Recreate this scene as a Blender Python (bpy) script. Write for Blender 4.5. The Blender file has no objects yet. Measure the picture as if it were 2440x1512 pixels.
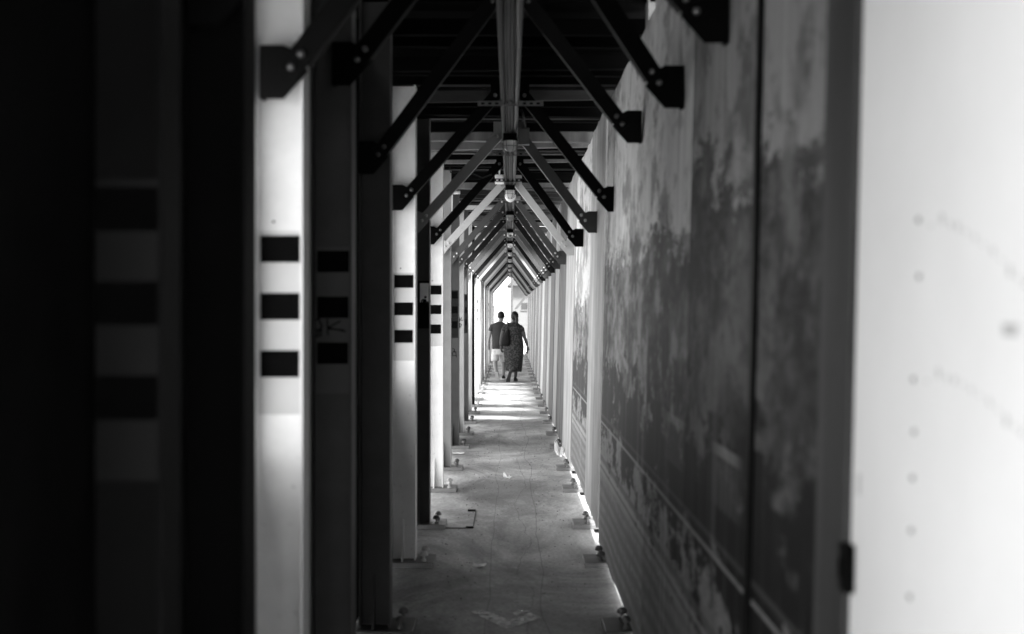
import bpy, bmesh, math, random
from mathutils import Vector, Matrix
R = math.radians
C = bpy.context.scene.collection
SC = bpy.context.scene
random.seed(7)
K = 1.65          # metres per height unit (eye height)
DM = 5.59         # metres per depth unit

# ------------------------------------------------------------- camera
cam = bpy.data.cameras.new('camera'); co = bpy.data.objects.new('camera', cam); C.objects.link(co)
co.location = (0, 0, K); co.rotation_euler = (R(90), 0, 0)
cam.sensor_width = 36; cam.lens = 50
cam.shift_x = 5/2440; cam.shift_y = -14/2440
cam.clip_start = 0.05; cam.clip_end = 2000
cam.dof.use_dof = True; cam.dof.focus_distance = 19.0; cam.dof.aperture_fstop = 2.45
SC.camera = co

# ------------------------------------------------------------- light
w = bpy.data.worlds.new('World'); SC.world = w; w.use_nodes = True
nt = w.node_tree; nt.nodes.clear()
out = nt.nodes.new('ShaderNodeOutputWorld'); bg = nt.nodes.new('ShaderNodeBackground')
sky = nt.nodes.new('ShaderNodeTexSky'); sky.sky_type = 'NISHITA'; sky.sun_disc = False
SUN_EL, SUN_AZ = R(60), R(165)     # azimuth clockwise from +Y (ahead): high behind the camera
sky.sun_elevation = SUN_EL; sky.sun_rotation = SUN_AZ
bw = nt.nodes.new('ShaderNodeRGBToBW')     # black and white film
nt.links.new(sky.outputs[0], bw.inputs[0]); nt.links.new(bw.outputs[0], bg.inputs[0])
bg.inputs[1].default_value = 0.14; nt.links.new(bg.outputs[0], out.inputs[0])
sl = bpy.data.lights.new('sun', 'SUN'); so = bpy.data.objects.new('sun', sl); C.objects.link(so)
sl.energy = 3.6; sl.angle = R(10); sl.color = (1, 1, 1)
sd = Vector((math.sin(SUN_AZ)*math.cos(SUN_EL), math.cos(SUN_AZ)*math.cos(SUN_EL), math.sin(SUN_EL)))
so.rotation_euler = sd.to_track_quat('Z', 'Y').to_euler()
SC.view_settings.view_transform = 'Standard'; SC.view_settings.look = 'None'
SC.view_settings.gamma = 1; SC.view_settings.exposure = 2.7
SC.render.engine = 'CYCLES'
SC.cycles.max_bounces = 10; SC.cycles.diffuse_bounces = 8; SC.cycles.glossy_bounces = 4
SC.cycles.sample_clamp_indirect = 8

# ------------------------------------------------------------- materials
def newmat(name):
    m = bpy.data.materials.new(name); m.use_nodes = True
    n = m.node_tree.nodes; b = n['Principled BSDF']
    return m, n, m.node_tree.links, b

def grey(name, v, rough=.6, metal=0, var=.25, scale=3, bump=.15, streak=False, spots=0, stretch=(1, 1, 1), spec=.18):
    """painted / dirty grey surface with mottling, optional streaks and dark spots"""
    m, n, l, b = newmat(name)
    tc = n.new('ShaderNodeTexCoord'); mp = n.new('ShaderNodeMapping'); l.new(tc.outputs['Object'], mp.inputs[0])
    mp.inputs['Scale'].default_value = (6, 6, .5) if streak else stretch
    n1 = n.new('ShaderNodeTexNoise'); n1.inputs['Scale'].default_value = scale; n1.inputs['Detail'].default_value = 8
    n1.inputs['Roughness'].default_value = .65
    l.new(mp.outputs[0], n1.inputs['Vector'])
    cr = n.new('ShaderNodeValToRGB'); e = cr.color_ramp.elements
    lo, hi = v*(1-var), min(.9, v*(1+var*.6))
    e[0].position = .3; e[0].color = (lo, lo, lo, 1); e[1].position = .7; e[1].color = (hi, hi, hi, 1)
    l.new(n1.outputs[0], cr.inputs[0]); last = cr.outputs[0]
    n2 = n.new('ShaderNodeTexNoise'); n2.inputs['Scale'].default_value = scale*14; n2.inputs['Detail'].default_value = 4
    l.new(tc.outputs['Object'], n2.inputs['Vector'])
    if spots:
        s = n.new('ShaderNodeMapRange'); s.inputs[1].default_value = .66; s.inputs[2].default_value = .74
        l.new(n2.outputs[0], s.inputs[0])
        mx = n.new('ShaderNodeMixRGB'); mx.inputs[2].default_value = (v*.35,)*3+(1,)
        ml = n.new('ShaderNodeMath'); ml.operation = 'MULTIPLY'; ml.inputs[1].default_value = spots
        l.new(s.outputs[0], ml.inputs[0]); l.new(ml.outputs[0], mx.inputs[0]); l.new(last, mx.inputs[1]); last = mx.outputs[0]
    l.new(last, b.inputs['Base Color'])
    b.inputs['Roughness'].default_value = rough; b.inputs['Metallic'].default_value = metal
    b.inputs['Specular IOR Level'].default_value = spec
    bp = n.new('ShaderNodeBump'); bp.inputs['Strength'].default_value = bump; bp.inputs['Distance'].default_value = .004
    l.new(n2.outputs[0], bp.inputs['Height']); l.new(bp.outputs[0], b.inputs['Normal'])
    return m

M = {}
M['white_paint'] = grey('white_paint', .80, .45, var=.16, scale=2.6, spots=.4)
M['light_paint'] = grey('light_paint', .50, .5, var=.15, spots=.4)
M['grey_paint'] = grey('grey_paint', .28, .5, var=.2, spots=.4)
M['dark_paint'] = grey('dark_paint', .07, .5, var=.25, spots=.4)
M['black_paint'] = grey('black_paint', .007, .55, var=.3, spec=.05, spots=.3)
M['jet_black_paint'] = grey('jet_black_paint', .002, .6, var=.3, spec=.04)
M['label_white'] = grey('label_white', .56, .55, var=.06, scale=5)
M['label_dark'] = grey('label_dark', .0035, .5, var=.1, scale=5)
M['stripe'] = grey('stripe', .0025, .6, spec=.03, var=.3, scale=20)
M['charcoal_paint'] = grey('charcoal_paint', .075, .5, var=.25, spots=.3)
M['label_charcoal'] = grey('label_charcoal', .10, .5, var=.1)
M['galv'] = grey('galv', .2, .5, metal=.2, var=.35, scale=6)
M['conduit_grey'] = grey('conduit_grey', .03, .4, metal=.1, var=.5, scale=7)
M['tray_metal'] = grey('tray_metal', .008, .45, metal=0, var=.5, scale=9, spec=.2)
M['dark_steel'] = grey('dark_steel', .08, .4, metal=.5, var=.3, scale=6)
M['bolt'] = grey('bolt', .16, .32, metal=.7, var=.3, scale=30)
M['bolt_bright'] = grey('bolt_bright', .55, .35, metal=.3, var=.2, scale=30)
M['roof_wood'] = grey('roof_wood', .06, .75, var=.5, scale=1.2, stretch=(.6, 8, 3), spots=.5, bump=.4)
M['roof_dark'] = grey('roof_dark', .004, .9, spec=.02, var=.5, scale=1.2, stretch=(.6, 8, 3), bump=.4)  # near-black wood tone; on the near roof it carries the shade
M['wood_board'] = grey('wood_board', .17, .75, var=.5, scale=1.0, streak=True)
M['plastic_white'] = grey('plastic_white', .85, .35, var=.04)
M['paper'] = grey('paper', .88, .7, var=.1, scale=30)
M['rubber'] = grey('rubber', .015, .6, var=.2)
M['skin'] = grey('skin', .26, .5, var=.08, bump=.03)
M['skin_dark'] = grey('skin_dark', .07, .5, var=.08, bump=.03)
M['shirt'] = grey('shirt', .05, .9, var=.15, scale=12)
M['shorts'] = grey('shorts', .62, .9, var=.08, scale=12)
M['hair'] = grey('hair', .015, .45, var=.4, scale=40, stretch=(1, 1, .2))
M['bag'] = grey('bag', .008, .7, var=.2)
M['sole'] = grey('sole', .05, .7, var=.2); M['sole_edge'] = grey('sole_edge', .6, .7, var=.1)
M['facade'] = grey('facade', .13, .8, var=.1); M['roof_tile'] = grey('roof_tile', .09, .8, var=.2)
M['asphalt'] = grey('asphalt', .32, .9, var=.25, scale=.6, spots=.4, bump=.5)
M['window'] = grey('window', .05, .15, var=.2)

def glass_mat():
    m, n, l, b = newmat('frosted_glass'); b.inputs['Base Color'].default_value = (.72, .72, .72, 1)
    b.inputs['Roughness'].default_value = .25; b.inputs['Transmission Weight'].default_value = .35
    return m
M['glass'] = glass_mat()

def dress_mat():
    m, n, l, b = newmat('dress_print')
    tc = n.new('ShaderNodeTexCoord'); v = n.new('ShaderNodeTexVoronoi'); v.inputs['Scale'].default_value = 26
    n1 = n.new('ShaderNodeTexNoise'); n1.inputs['Scale'].default_value = 45; n1.inputs['Detail'].default_value = 3
    l.new(tc.outputs['Object'], v.inputs['Vector']); l.new(tc.outputs['Object'], n1.inputs['Vector'])
    a = n.new('ShaderNodeMath'); a.operation = 'MULTIPLY'; l.new(v.outputs['Distance'], a.inputs[0]); l.new(n1.outputs[0], a.inputs[1])
    cr = n.new('ShaderNodeValToRGB'); e = cr.color_ramp.elements
    e[0].position = .22; e[0].color = (.01, .01, .01, 1); e[1].position = .36; e[1].color = (.055, .055, .055, 1)
    l.new(a.outputs[0], cr.inputs[0]); l.new(cr.outputs[0], b.inputs['Base Color']); b.inputs['Roughness'].default_value = .9
    return m
M['dress'] = dress_mat()

def floor_mat():
    m, n, l, b = newmat('concrete_floor')
    tc = n.new('ShaderNodeTexCoord')
    def noise(s, d=8, st=(1, 1, 1), dist=0, r=.6):
        mp = n.new('ShaderNodeMapping'); mp.inputs['Scale'].default_value = st; l.new(tc.outputs['Object'], mp.inputs[0])
        q = n.new('ShaderNodeTexNoise'); q.inputs['Scale'].default_value = s; q.inputs['Detail'].default_value = d
        q.inputs['Distortion'].default_value = dist; q.inputs['Roughness'].default_value = r
        l.new(mp.outputs[0], q.inputs['Vector']); return q
    a = noise(1.1, 10, (1, .6, 1), .4); cr = n.new('ShaderNodeValToRGB'); e = cr.color_ramp.elements
    e[0].position = .3; e[0].color = (.24, .24, .24, 1); e[1].position = .66; e[1].color = (.66, .66, .66, 1)
    l.new(a.outputs[0], cr.inputs[0])
    g = noise(40, 6); gr = n.new('ShaderNodeMapRange'); gr.inputs[1].default_value = .3; gr.inputs[2].default_value = .7
    gr.inputs[3].default_value = .58; gr.inputs[4].default_value = 1.22; l.new(g.outputs[0], gr.inputs[0])
    m1 = n.new('ShaderNodeMixRGB'); m1.blend_type = 'MULTIPLY'; m1.inputs[0].default_value = 1
    l.new(cr.outputs[0], m1.inputs[1]); l.new(gr.outputs[0], m1.inputs[2])
    # cracks: thin wandering lines along the walk
    ws = noise(2.2, 5, (1, .5, 1)); 
    def crack(off, width, amp, sc):
        mp = n.new('ShaderNodeMapping'); mp.inputs['Location'].default_value = (0, off*3.1, off); mp.inputs['Scale'].default_value = (0, 1, 1)
        l.new(tc.outputs['Object'], mp.inputs[0])
        q = n.new('ShaderNodeTexNoise'); q.inputs['Scale'].default_value = sc; q.inputs['Detail'].default_value = 7; l.new(mp.outputs[0], q.inputs['Vector'])
        sx = n.new('ShaderNodeSeparateXYZ'); l.new(tc.outputs['Object'], sx.inputs[0])
        mm = n.new('ShaderNodeMath'); mm.operation = 'MULTIPLY_ADD'; mm.inputs[1].default_value = amp; mm.inputs[2].default_value = off-amp*.5
        l.new(q.outputs[0], mm.inputs[0])
        s = n.new('ShaderNodeMath'); s.operation = 'SUBTRACT'; l.new(sx.outputs[0], s.inputs[0]); l.new(mm.outputs[0], s.inputs[1])
        ab = n.new('ShaderNodeMath'); ab.operation = 'ABSOLUTE'; l.new(s.outputs[0], ab.inputs[0])
        lt = n.new('ShaderNodeMapRange'); lt.inputs[1].default_value = width*.3; lt.inputs[2].default_value = width
        lt.inputs[3].default_value = .55; lt.inputs[4].default_value = 1; l.new(ab.outputs[0], lt.inputs[0]); return lt
    last = m1.outputs[0]
    for off, wd, am, sc in ((.2, .005, .35, .25), (-.12, .004, .2, .3), (.1, .004, .5, .45)):
        k = crack(off, wd, am, sc); mm = n.new('ShaderNodeMixRGB'); mm.blend_type = 'MULTIPLY'; mm.inputs[0].default_value = 1
        l.new(last, mm.inputs[1]); l.new(k.outputs[0], mm.inputs[2]); last = mm.outputs[0]
    stn = noise(.55, 7, (1.6, .8, 1), 1.2, .7); sr2 = n.new('ShaderNodeMapRange'); sr2.inputs[1].default_value = .4; sr2.inputs[2].default_value = .62
    sr2.inputs[3].default_value = .42; sr2.inputs[4].default_value = 1.1; l.new(stn.outputs[0], sr2.inputs[0])
    mm = n.new('ShaderNodeMixRGB'); mm.blend_type = 'MULTIPLY'; mm.inputs[0].default_value = 1
    l.new(last, mm.inputs[1]); l.new(sr2.outputs[0], mm.inputs[2]); last = mm.outputs[0]
    # black specks
    sp = noise(26, 2, (1, .7, 1)); sr = n.new('ShaderNodeMapRange'); sr.inputs[1].default_value = .72; sr.inputs[2].default_value = .76
    sr.inputs[3].default_value = 1; sr.inputs[4].default_value = .4; l.new(sp.outputs[0], sr.inputs[0])
    mm = n.new('ShaderNodeMixRGB'); mm.blend_type = 'MULTIPLY'; mm.inputs[0].default_value = 1
    l.new(last, mm.inputs[1]); l.new(sr.outputs[0], mm.inputs[2]); last = mm.outputs[0]
    l.new(last, b.inputs['Base Color']); b.inputs['Roughness'].default_value = .62
    bp = n.new('ShaderNodeBump'); bp.inputs['Strength'].default_value = .35; bp.inputs['Distance'].default_value = .006
    l.new(g.outputs[0], bp.inputs['Height']); l.new(bp.outputs[0], b.inputs['Normal'])
    return m
M['floor'] = floor_mat()

def mural_mat(name, sky_v, tree_v, ground_v, wood_v, skyline=1.95, amp=.7, off=0., rails=True, fine=1.):
    """a faded landscape print: pale sky, dark tree masses, lawn, rail lines and a plywood dado"""
    m, n, l, b = newmat(name)
    tc = n.new('ShaderNodeTexCoord'); sx = n.new('ShaderNodeSeparateXYZ'); l.new(tc.outputs['Object'], sx.inputs[0])
    Y, Z = sx.outputs[1], sx.outputs[2]
    def noise(s, st, d=6, loc=(0, 0, 0), r=.6, dist=0):
        mp = n.new('ShaderNodeMapping'); mp.inputs['Scale'].default_value = st; mp.inputs['Location'].default_value = (loc[0]+off, loc[1]+off*1.7, loc[2])
        l.new(tc.outputs['Object'], mp.inputs[0])
        q = n.new('ShaderNodeTexNoise'); q.inputs['Scale'].default_value = s; q.inputs['Detail'].default_value = d
        q.inputs['Roughness'].default_value = r; q.inputs['Distortion'].default_value = dist
        l.new(mp.outputs[0], q.inputs['Vector']); return q.outputs[0]
    def math_(op, a, b_=None, c=None):
        q = n.new('ShaderNodeMath'); q.operation = op
        for i, v in enumerate((a, b_, c)):
            if v is None: continue
            if isinstance(v, (int, float)): q.inputs[i].default_value = v
            else: l.new(v, q.inputs[i])
        return q.outputs[0]
    def rng(v, a, b_, c=0, d=1):
        q = n.new('ShaderNodeMapRange'); q.interpolation_type = 'SMOOTHSTEP'
        for i, x in enumerate((a, b_, c, d)): q.inputs[i+1].default_value = x
        l.new(v, q.inputs[0]); return q.outputs[0]
    def mix(f, a, b_):
        q = n.new('ShaderNodeMixRGB')
        for i, v in enumerate((f, a, b_)):
            if isinstance(v, (int, float)): q.inputs[i].default_value = v if i == 0 else (v, v, v, 1)
            else: l.new(v, q.inputs[i])
        return q.outputs[0]
    big = noise(.9, (0, 1, .35), 3)
    leaf = noise(4.0, (0, 1.2, 3.2), 8, (3, 1, 2), .72)
    fineN = noise(9, (0, 1, 3.5), 7, (1, 5, 2), .72)
    strk = noise(9, (0, 1, .12), 6, (2, 7, 0), .65)
    line = math_('ADD', math_('MULTIPLY_ADD', big, amp*2, skyline-amp), math_('MULTIPLY_ADD', leaf, .9, -.45))
    tree = rng(math_('SUBTRACT', line, Z), -.04, .06)
    treecol = mix(rng(noise(2.0, (0, 1, 1.8), 6, (6, 3, 1), .65), .45, .62), tree_v, tree_v*4)
    treecol = mix(math_('MULTIPLY', rng(leaf, .45, .6), .6), treecol, tree_v*2.5)
    treecol = mix(rng(fineN, .62, .78), treecol, sky_v*.35)
    skyc = mix(rng(strk, .35, .7), sky_v*.78, sky_v)
    col = mix(tree, skyc, treecol)
    blot = rng(noise(1.5, (0, 1, 1.6), 8, (8, 2, 5), .7), .5, .6)
    col = mix(math_('MULTIPLY', blot, .65), col, tree_v*.7)
    # lawn / path below the trees with a ragged edge
    edge = math_('MULTIPLY_ADD', noise(3, (0, 1, .2), 4, (9, 2, 1)), .35, .78)
    gr = rng(math_('SUBTRACT', edge, Z), -.02, .03)
    gcol = mix(rng(fineN, .3, .7), ground_v*.75, ground_v*1.15)
    col = mix(gr, col, gcol)
    lp = noise(2.2, (0, 1.3, 2.0), 8, (5, 4, 9), .7)
    col = mix(math_('MULTIPLY', rng(lp, .5, .62), .7), col, sky_v*.5)
    lv = noise(5, (0, 1.3, .8), 7, (1, 1, 7), .68)
    col = mix(math_('MULTIPLY', rng(lv, .6, .68), .5), col, sky_v*.5)
    # dark shrubs hanging over the edge of the lawn
    sh = math_('SUBTRACT', noise(2.4, (0, 1, 2.4), 8, (2, 9, 4), .7), math_('MULTIPLY', math_('ABSOLUTE', math_('SUBTRACT', Z, 1.0)), .55))
    col = mix(rng(sh, .33, .4), col, tree_v*.5)
    if rails:
        # balustrade across the lawn
        for (y0, y1) in ((3.9, 4.55), (5.2, 5.9)):
            inb = math_('MULTIPLY', rng(Y, y0, y0+.25), rng(Y, y1-.2, y1+.1, 1, 0))
            zb = math_('MULTIPLY', rng(Z, 1.04, 1.05), rng(Z, 1.2, 1.21, 1, 0))
            bal = math_('GREATER_THAN', math_('FRACT', math_('MULTIPLY', Y, 11)), .45)
            col = mix(math_('MULTIPLY', math_('MULTIPLY', inb, zb), .15), col, mix(bal, ground_v*.3, ground_v*1.6))
            cap = math_('MULTIPLY', rng(Z, 1.2, 1.205), rng(Z, 1.235, 1.24, 1, 0))
            col = mix(math_('MULTIPLY', math_('MULTIPLY', inb, cap), .4), col, ground_v*1.5)
    # rails printed above the dado
    for z0, w_, v in ((.93, .012, .3), (.88, .01, 1.2), (.64, .02, .45), (.6, .012, 1.3), (.575, .01, .5), (.55, .012, 1.15)):
        band = math_('MULTIPLY', rng(Z, z0-w_, z0-w_+.005), rng(Z, z0+w_-.005, z0+w_, 1, 0))
        col = mix(math_('MULTIPLY', band, .75), col, ground_v*v)
    # plywood dado
    mp = n.new('ShaderNodeMapping'); mp.inputs['Scale'].default_value = (0, .35, 2.2); mp.inputs['Location'].default_value = (0, off, 0)
    l.new(tc.outputs['Object'], mp.inputs[0])
    wv = n.new('ShaderNodeTexWave'); wv.bands_direction = 'Z'; wv.inputs['Scale'].default_value = 1.6; wv.inputs['Distortion'].default_value = 6
    wv.inputs['Detail'].default_value = 1.5; wv.inputs['Detail Scale'].default_value = .8; l.new(mp.outputs[0], wv.inputs['Vector'])
    wd = mix(wv.outputs[0], wood_v*.7, wood_v*1.2)
    wd = mix(rng(fineN, .35, .7), wd, wood_v*.75)
    col = mix(rng(Z, .52, .53, 1, 0), col, wd)
    # drips and grime running down
    s2 = noise(22, (0, 1, .03), 4, (4, 1, 0))
    col = mix(math_('MULTIPLY', rng(s2, .52, .66), .3), col, tree_v*2)
    s3 = noise(9, (0, 1, .06), 4, (4, 8, 0))
    col = mix(math_('MULTIPLY', rng(s3, .57, .7), .18), col, sky_v*.8)
    l.new(col, b.inputs['Base Color']); b.inputs['Roughness'].default_value = .7; b.inputs['Specular IOR Level'].default_value = .08
    bp = n.new('ShaderNodeBump'); bp.inputs['Strength'].default_value = .2; bp.inputs['Distance'].default_value = .004
    l.new(strk, bp.inputs['Height']); l.new(bp.outputs[0], b.inputs['Normal'])
    return m

def streak_mat(name, v, var=.45, off=0.):
    m, n, l, b = newmat(name)
    tc = n.new('ShaderNodeTexCoord')
    def noise(s, st, d=6, loc=(0, 0, 0)):
        mp = n.new('ShaderNodeMapping'); mp.inputs['Scale'].default_value = st; mp.inputs['Location'].default_value = (loc[0], loc[1]+off*3, loc[2]+off)
        l.new(tc.outputs['Object'], mp.inputs[0]); q = n.new('ShaderNodeTexNoise'); q.inputs['Scale'].default_value = s; q.inputs['Detail'].default_value = d
        q.inputs['Roughness'].default_value = .6; l.new(mp.outputs[0], q.inputs['Vector']); return q.outputs[0]
    a = noise(5, (0, 1, .06)); c = noise(2.2, (0, 1, .8), 8)
    cr = n.new('ShaderNodeValToRGB'); e = cr.color_ramp.elements
    e[0].position = .33; e[0].color = (v*(1-var),)*3+(1,); e[1].position = .62; e[1].color = (min(.88, v*1.1),)*3+(1,)
    l.new(a, cr.inputs[0])
    r2 = n.new('ShaderNodeMapRange'); r2.inputs[1].default_value = .35; r2.inputs[2].default_value = .65; r2.inputs[3].default_value = .7; r2.inputs[4].default_value = 1.05
    l.new(c, r2.inputs[0]); mm = n.new('ShaderNodeMixRGB'); mm.blend_type = 'MULTIPLY'; mm.inputs[0].default_value = 1
    l.new(cr.outputs[0], mm.inputs[1]); l.new(r2.outputs[0], mm.inputs[2]); l.new(mm.outputs[0], b.inputs['Base Color'])
    b.inputs['Roughness'].default_value = .6; b.inputs['Specular IOR Level'].default_value = .12
    return m

# ------------------------------------------------------------- mesh helpers
class MB:
    def __init__(s): s.b = bmesh.new()
    def box(s, x0, x1, y0, y1, z0, z1):
        v = [s.b.verts.new((x, y, z)) for z in (z0, z1) for y in (y0, y1) for x in (x0, x1)]
        for f in ((0, 2, 3, 1), (4, 5, 7, 6), (0, 1, 5, 4), (2, 6, 7, 3), (0, 4, 6, 2), (1, 3, 7, 5)): s.b.faces.new([v[i] for i in f])
        return v
    def prism(s, pts, a, b, axis='y'):
        def mk(p, t):
            return {'y': (p[0], t, p[1]), 'z': (p[0], p[1], t), 'x': (t, p[0], p[1])}[axis]
        A = [s.b.verts.new(mk(p, a)) for p in pts]; B = [s.b.verts.new(mk(p, b)) for p in pts]
        k = len(pts)
        s.b.faces.new(A); s.b.faces.new(B[::-1])
        for i in range(k): s.b.faces.new((A[i], B[i], B[(i+1) % k], A[(i+1) % k]))
    def tube(s, pts, r, seg=10, caps=True):
        pts = [Vector(p) for p in pts]; rings = []
        rr = r if isinstance(r, (list, tuple)) else [r]*len(pts)
        for i, p in enumerate(pts):
            t = (pts[min(i+1, len(pts)-1)]-pts[max(i-1, 0)]).normalized()
            u = t.cross(Vector((0, 0, 1)) if abs(t.z) < .9 else Vector((1, 0, 0))).normalized(); v = t.cross(u)
            rings.append([s.b.verts.new(p+(u*math.cos(a)+v*math.sin(a))*rr[i]) for a in [2*math.pi*j/seg for j in range(seg)]])
        for a, b in zip(rings, rings[1:]):
            for j in range(seg): s.b.faces.new((a[j], a[(j+1) % seg], b[(j+1) % seg], b[j]))
        if caps: s.b.faces.new(rings[0][::-1]); s.b.faces.new(rings[-1])
    def lathe(s, prof, c=(0, 0, 0), seg=14, axis='z', sy=1):
        rings = []
        for r, h in prof:
            if axis == 'z': rings.append([s.b.verts.new((c[0]+r*math.cos(a), c[1]+sy*r*math.sin(a), c[2]+h)) for a in [2*math.pi*j/seg for j in range(seg)]])
            else: rings.append([s.b.verts.new((c[0]+r*math.cos(a), c[1]+h, c[2]+r*math.sin(a))) for a in [2*math.pi*j/seg for j in range(seg)]])
        for a, b in zip(rings, rings[1:]):
            for j in range(seg): s.b.faces.new((a[j], a[(j+1) % seg], b[(j+1) % seg], b[j]))
        s.b.faces.new(rings[0][::-1]); s.b.faces.new(rings[-1])
    def rings(s, R_, seg=24, smooth=True):
        """R_: (cx, cy, cz, rx, ry[, tilt])"""
        rs = []
        for q in R_:
            cx, cy, cz, rx, ry = q[:5]
            rs.append([s.b.verts.new((cx+rx*math.cos(a), cy+ry*math.sin(a), cz+(q[5]*math.sin(a) if len(q) > 5 else 0))) for a in [2*math.pi*j/seg for j in range(seg)]])
        for a, b in zip(rs, rs[1:]):
            for j in range(seg): s.b.faces.new((a[j], a[(j+1) % seg], b[(j+1) % seg], b[j]))
        s.b.faces.new(rs[0][::-1]); s.b.faces.new(rs[-1])
    def add_mesh(s, me): s.b.from_mesh(me)
    def build(s, name, m, parent=None, loc=None, smooth=False, bevel=0):
        bmesh.ops.remove_doubles(s.b, verts=s.b.verts, dist=1e-6)
        bmesh.ops.recalc_face_normals(s.b, faces=s.b.faces)
        me = bpy.data.meshes.new(name); s.b.to_mesh(me); s.b.free()
        if smooth:
            for p in me.polygons: p.use_smooth = True
        me.materials.append(M[m] if isinstance(m, str) else m)
        o = bpy.data.objects.new(name, me); C.objects.link(o)
        if parent: o.parent = parent
        if loc: o.location = loc
        if bevel:
            md = o.modifiers.new('bevel', 'BEVEL'); md.width = bevel; md.segments = 2; md.limit_method = 'ANGLE'
        return o

def tag(o, label, cat, group=None):
    o['label'] = label; o['category'] = cat
    if group: o['group'] = group
    return o
def structure(o): o['kind'] = 'structure'; return o
def thing(name, label, cat, loc=(0, 0, 0), group=None):
    o = bpy.data.objects.new(name, None); C.objects.link(o); o.location = loc; o.empty_display_size = .2
    return tag(o, label, cat, group)
def kids(o): return [c for c in bpy.data.objects if c.parent == o]
def copy_tree(o, parent=None, flipx=False):
    c = o.copy(); C.objects.link(c)
    if parent: c.parent = parent
    for ch in kids(o): copy_tree(ch, c)
    return c
def setmat(o, m):
    for s in o.material_slots: s.link = 'OBJECT'; s.material = M[m]

ORD = ['first','second','third','fourth','fifth','sixth','seventh','eighth','ninth','tenth','eleventh','twelfth','thirteenth','fourteenth','fifteenth','sixteenth','seventeenth','eighteenth','nineteenth','twentieth','twenty-first','twenty-second','twenty-third','twenty-fourth','twenty-fifth','twenty-sixth','twenty-seventh','twenty-eighth','twenty-ninth','thirtieth','thirty-first','thirty-second','thirty-third','thirty-fourth','thirty-fifth']

# ------------------------------------------------------------- ground and floor
END = 9.55*DM
g = MB(); g.box(-400, 400, -200, 900, -.5, -.03); structure(g.build('ground', 'asphalt'))
f = MB(); f.box(-1.05, .632, -4, END+.4, -.028, 0); structure(f.build('walkway_floor', 'floor'))

# frames: d, left gusset height, left x offset, right gusset height, column paint, brace paint, striped, apex height
F = [
 (.473, .47, 0, .47, 'black_paint', 'jet_black_paint', 1, .95, 'dark'),
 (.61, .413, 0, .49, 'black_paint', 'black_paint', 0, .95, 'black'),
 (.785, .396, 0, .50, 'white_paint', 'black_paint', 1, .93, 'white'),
 (.985, .53, .05, .475, 'charcoal_paint', 'jet_black_paint', 1, 1.0, 'dark'),
 (1.30, .425, 0, .52, 'charcoal_paint', 'black_paint', 0, .97, 'black'),
 (1.65, .396, 0, .39, 'white_paint', 'jet_black_paint', 1, .86, 'white'),
 (1.94, .361, 0, .361, 'charcoal_paint', 'grey_paint', 0, .82, 'dark'),
 (2.33, .37, 0, .357, 'white_paint', 'jet_black_paint', 1, .83, 'white'),
 (2.64, .35, 0, .35, 'grey_paint', 'light_paint', 0, .80, 'grey'),
 (3.06, .34, 0, .34, 'dark_paint', 'dark_paint', 1, .81, 'dark grey'),
 (3.39, .34, 0, .34, 'light_paint', 'dark_paint', 0, .81, 'pale grey'),
 (3.74, .34, 0, .34, 'dark_paint', 'black_paint', 1, .81, 'dark grey'),
 (4.09, .34, 0, .34, 'light_paint', 'dark_paint', 0, .81, 'pale grey'),
 (4.40, .34, 0, .34, 'black_paint', 'dark_paint', 1, .81, 'dark'),
 (4.76, .34, 0, .34, 'light_paint', 'black_paint', 0, .81, 'pale grey'),
 (5.06, .34, 0, .34, 'white_paint', 'dark_paint', 1, .81, 'white'),
 (5.34, .34, 0, .34, 'light_paint', 'grey_paint', 1, .81, 'pale grey'),
 (5.65, .34, 0, .34, 'grey_paint', 'dark_paint', 0, .81, 'grey'),
 (5.95, .34, 0, .34, 'dark_paint', 'dark_paint', 0, .81, 'dark grey'),
]
d = 6.27; i = 0
while d < 9.6:
    cp = ('white_paint', 'dark_paint', 'light_paint', 'grey_paint')[i % 4]
    F.append((d, .345, 0, .345, cp, ('light_paint', 'dark_paint', 'black_paint', 'grey_paint')[(i*3) % 4], i % 3 == 1, .81, {'white_paint': 'white', 'dark_paint': 'dark grey', 'light_paint': 'pale grey', 'grey_paint': 'grey'}[cp]))
    d += .325; i += 1
NF = len(F)
def topz(d): return 3.42 if d < 1.5 else 3.12

# ------------------------------------------------------------- columns
def make_column(h, right=False):
    root = thing('steel_column', 'x', 'column')
    s = MB(); W = .08; t = .009; y0, y1 = 0, .15
    s.prism([(-W, y0), (-W+t, y0), (-W+t, .068), (W-t, .068), (W-t, y0), (W, y0), (W, y1), (W-t, y1), (W-t, .077), (-W+t, .077), (-W+t, y1), (-W, y1)], .034, h, 'z')
    s.build('shaft', 'white_paint', root, bevel=.0015)
    xa, xb = (-.305, .2) if right else (-.2, .202)
    p = MB(); p.box(xa, xb, -.09, .24, 0, .034); p.build('base_plate', 'galv', root, bevel=.004)
    for k, (fx) in enumerate((-.004, )):
        q = MB(); q.prism([(-.062, .034), (.068, .034), (.068, .29), (.04, .29)], fx-.005, fx+.005, 'x'); q.build('stiffener', 'white_paint', root)
    bx = (-.2, .13) if right else (-.13, .135)
    for x in bx:
        for y in (-.03, .18):
            m_ = MB(); m_.lathe([(.017, .034), (.017, .048), (.009, .048), (.009, .07), (.026, .07), (.028, .078), (.023, .092), (.012, .1), (.002, .102)], (x, y, 0), 12)
            m_.build('anchor_bolt', 'bolt', root, smooth=False)
    return root
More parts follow.
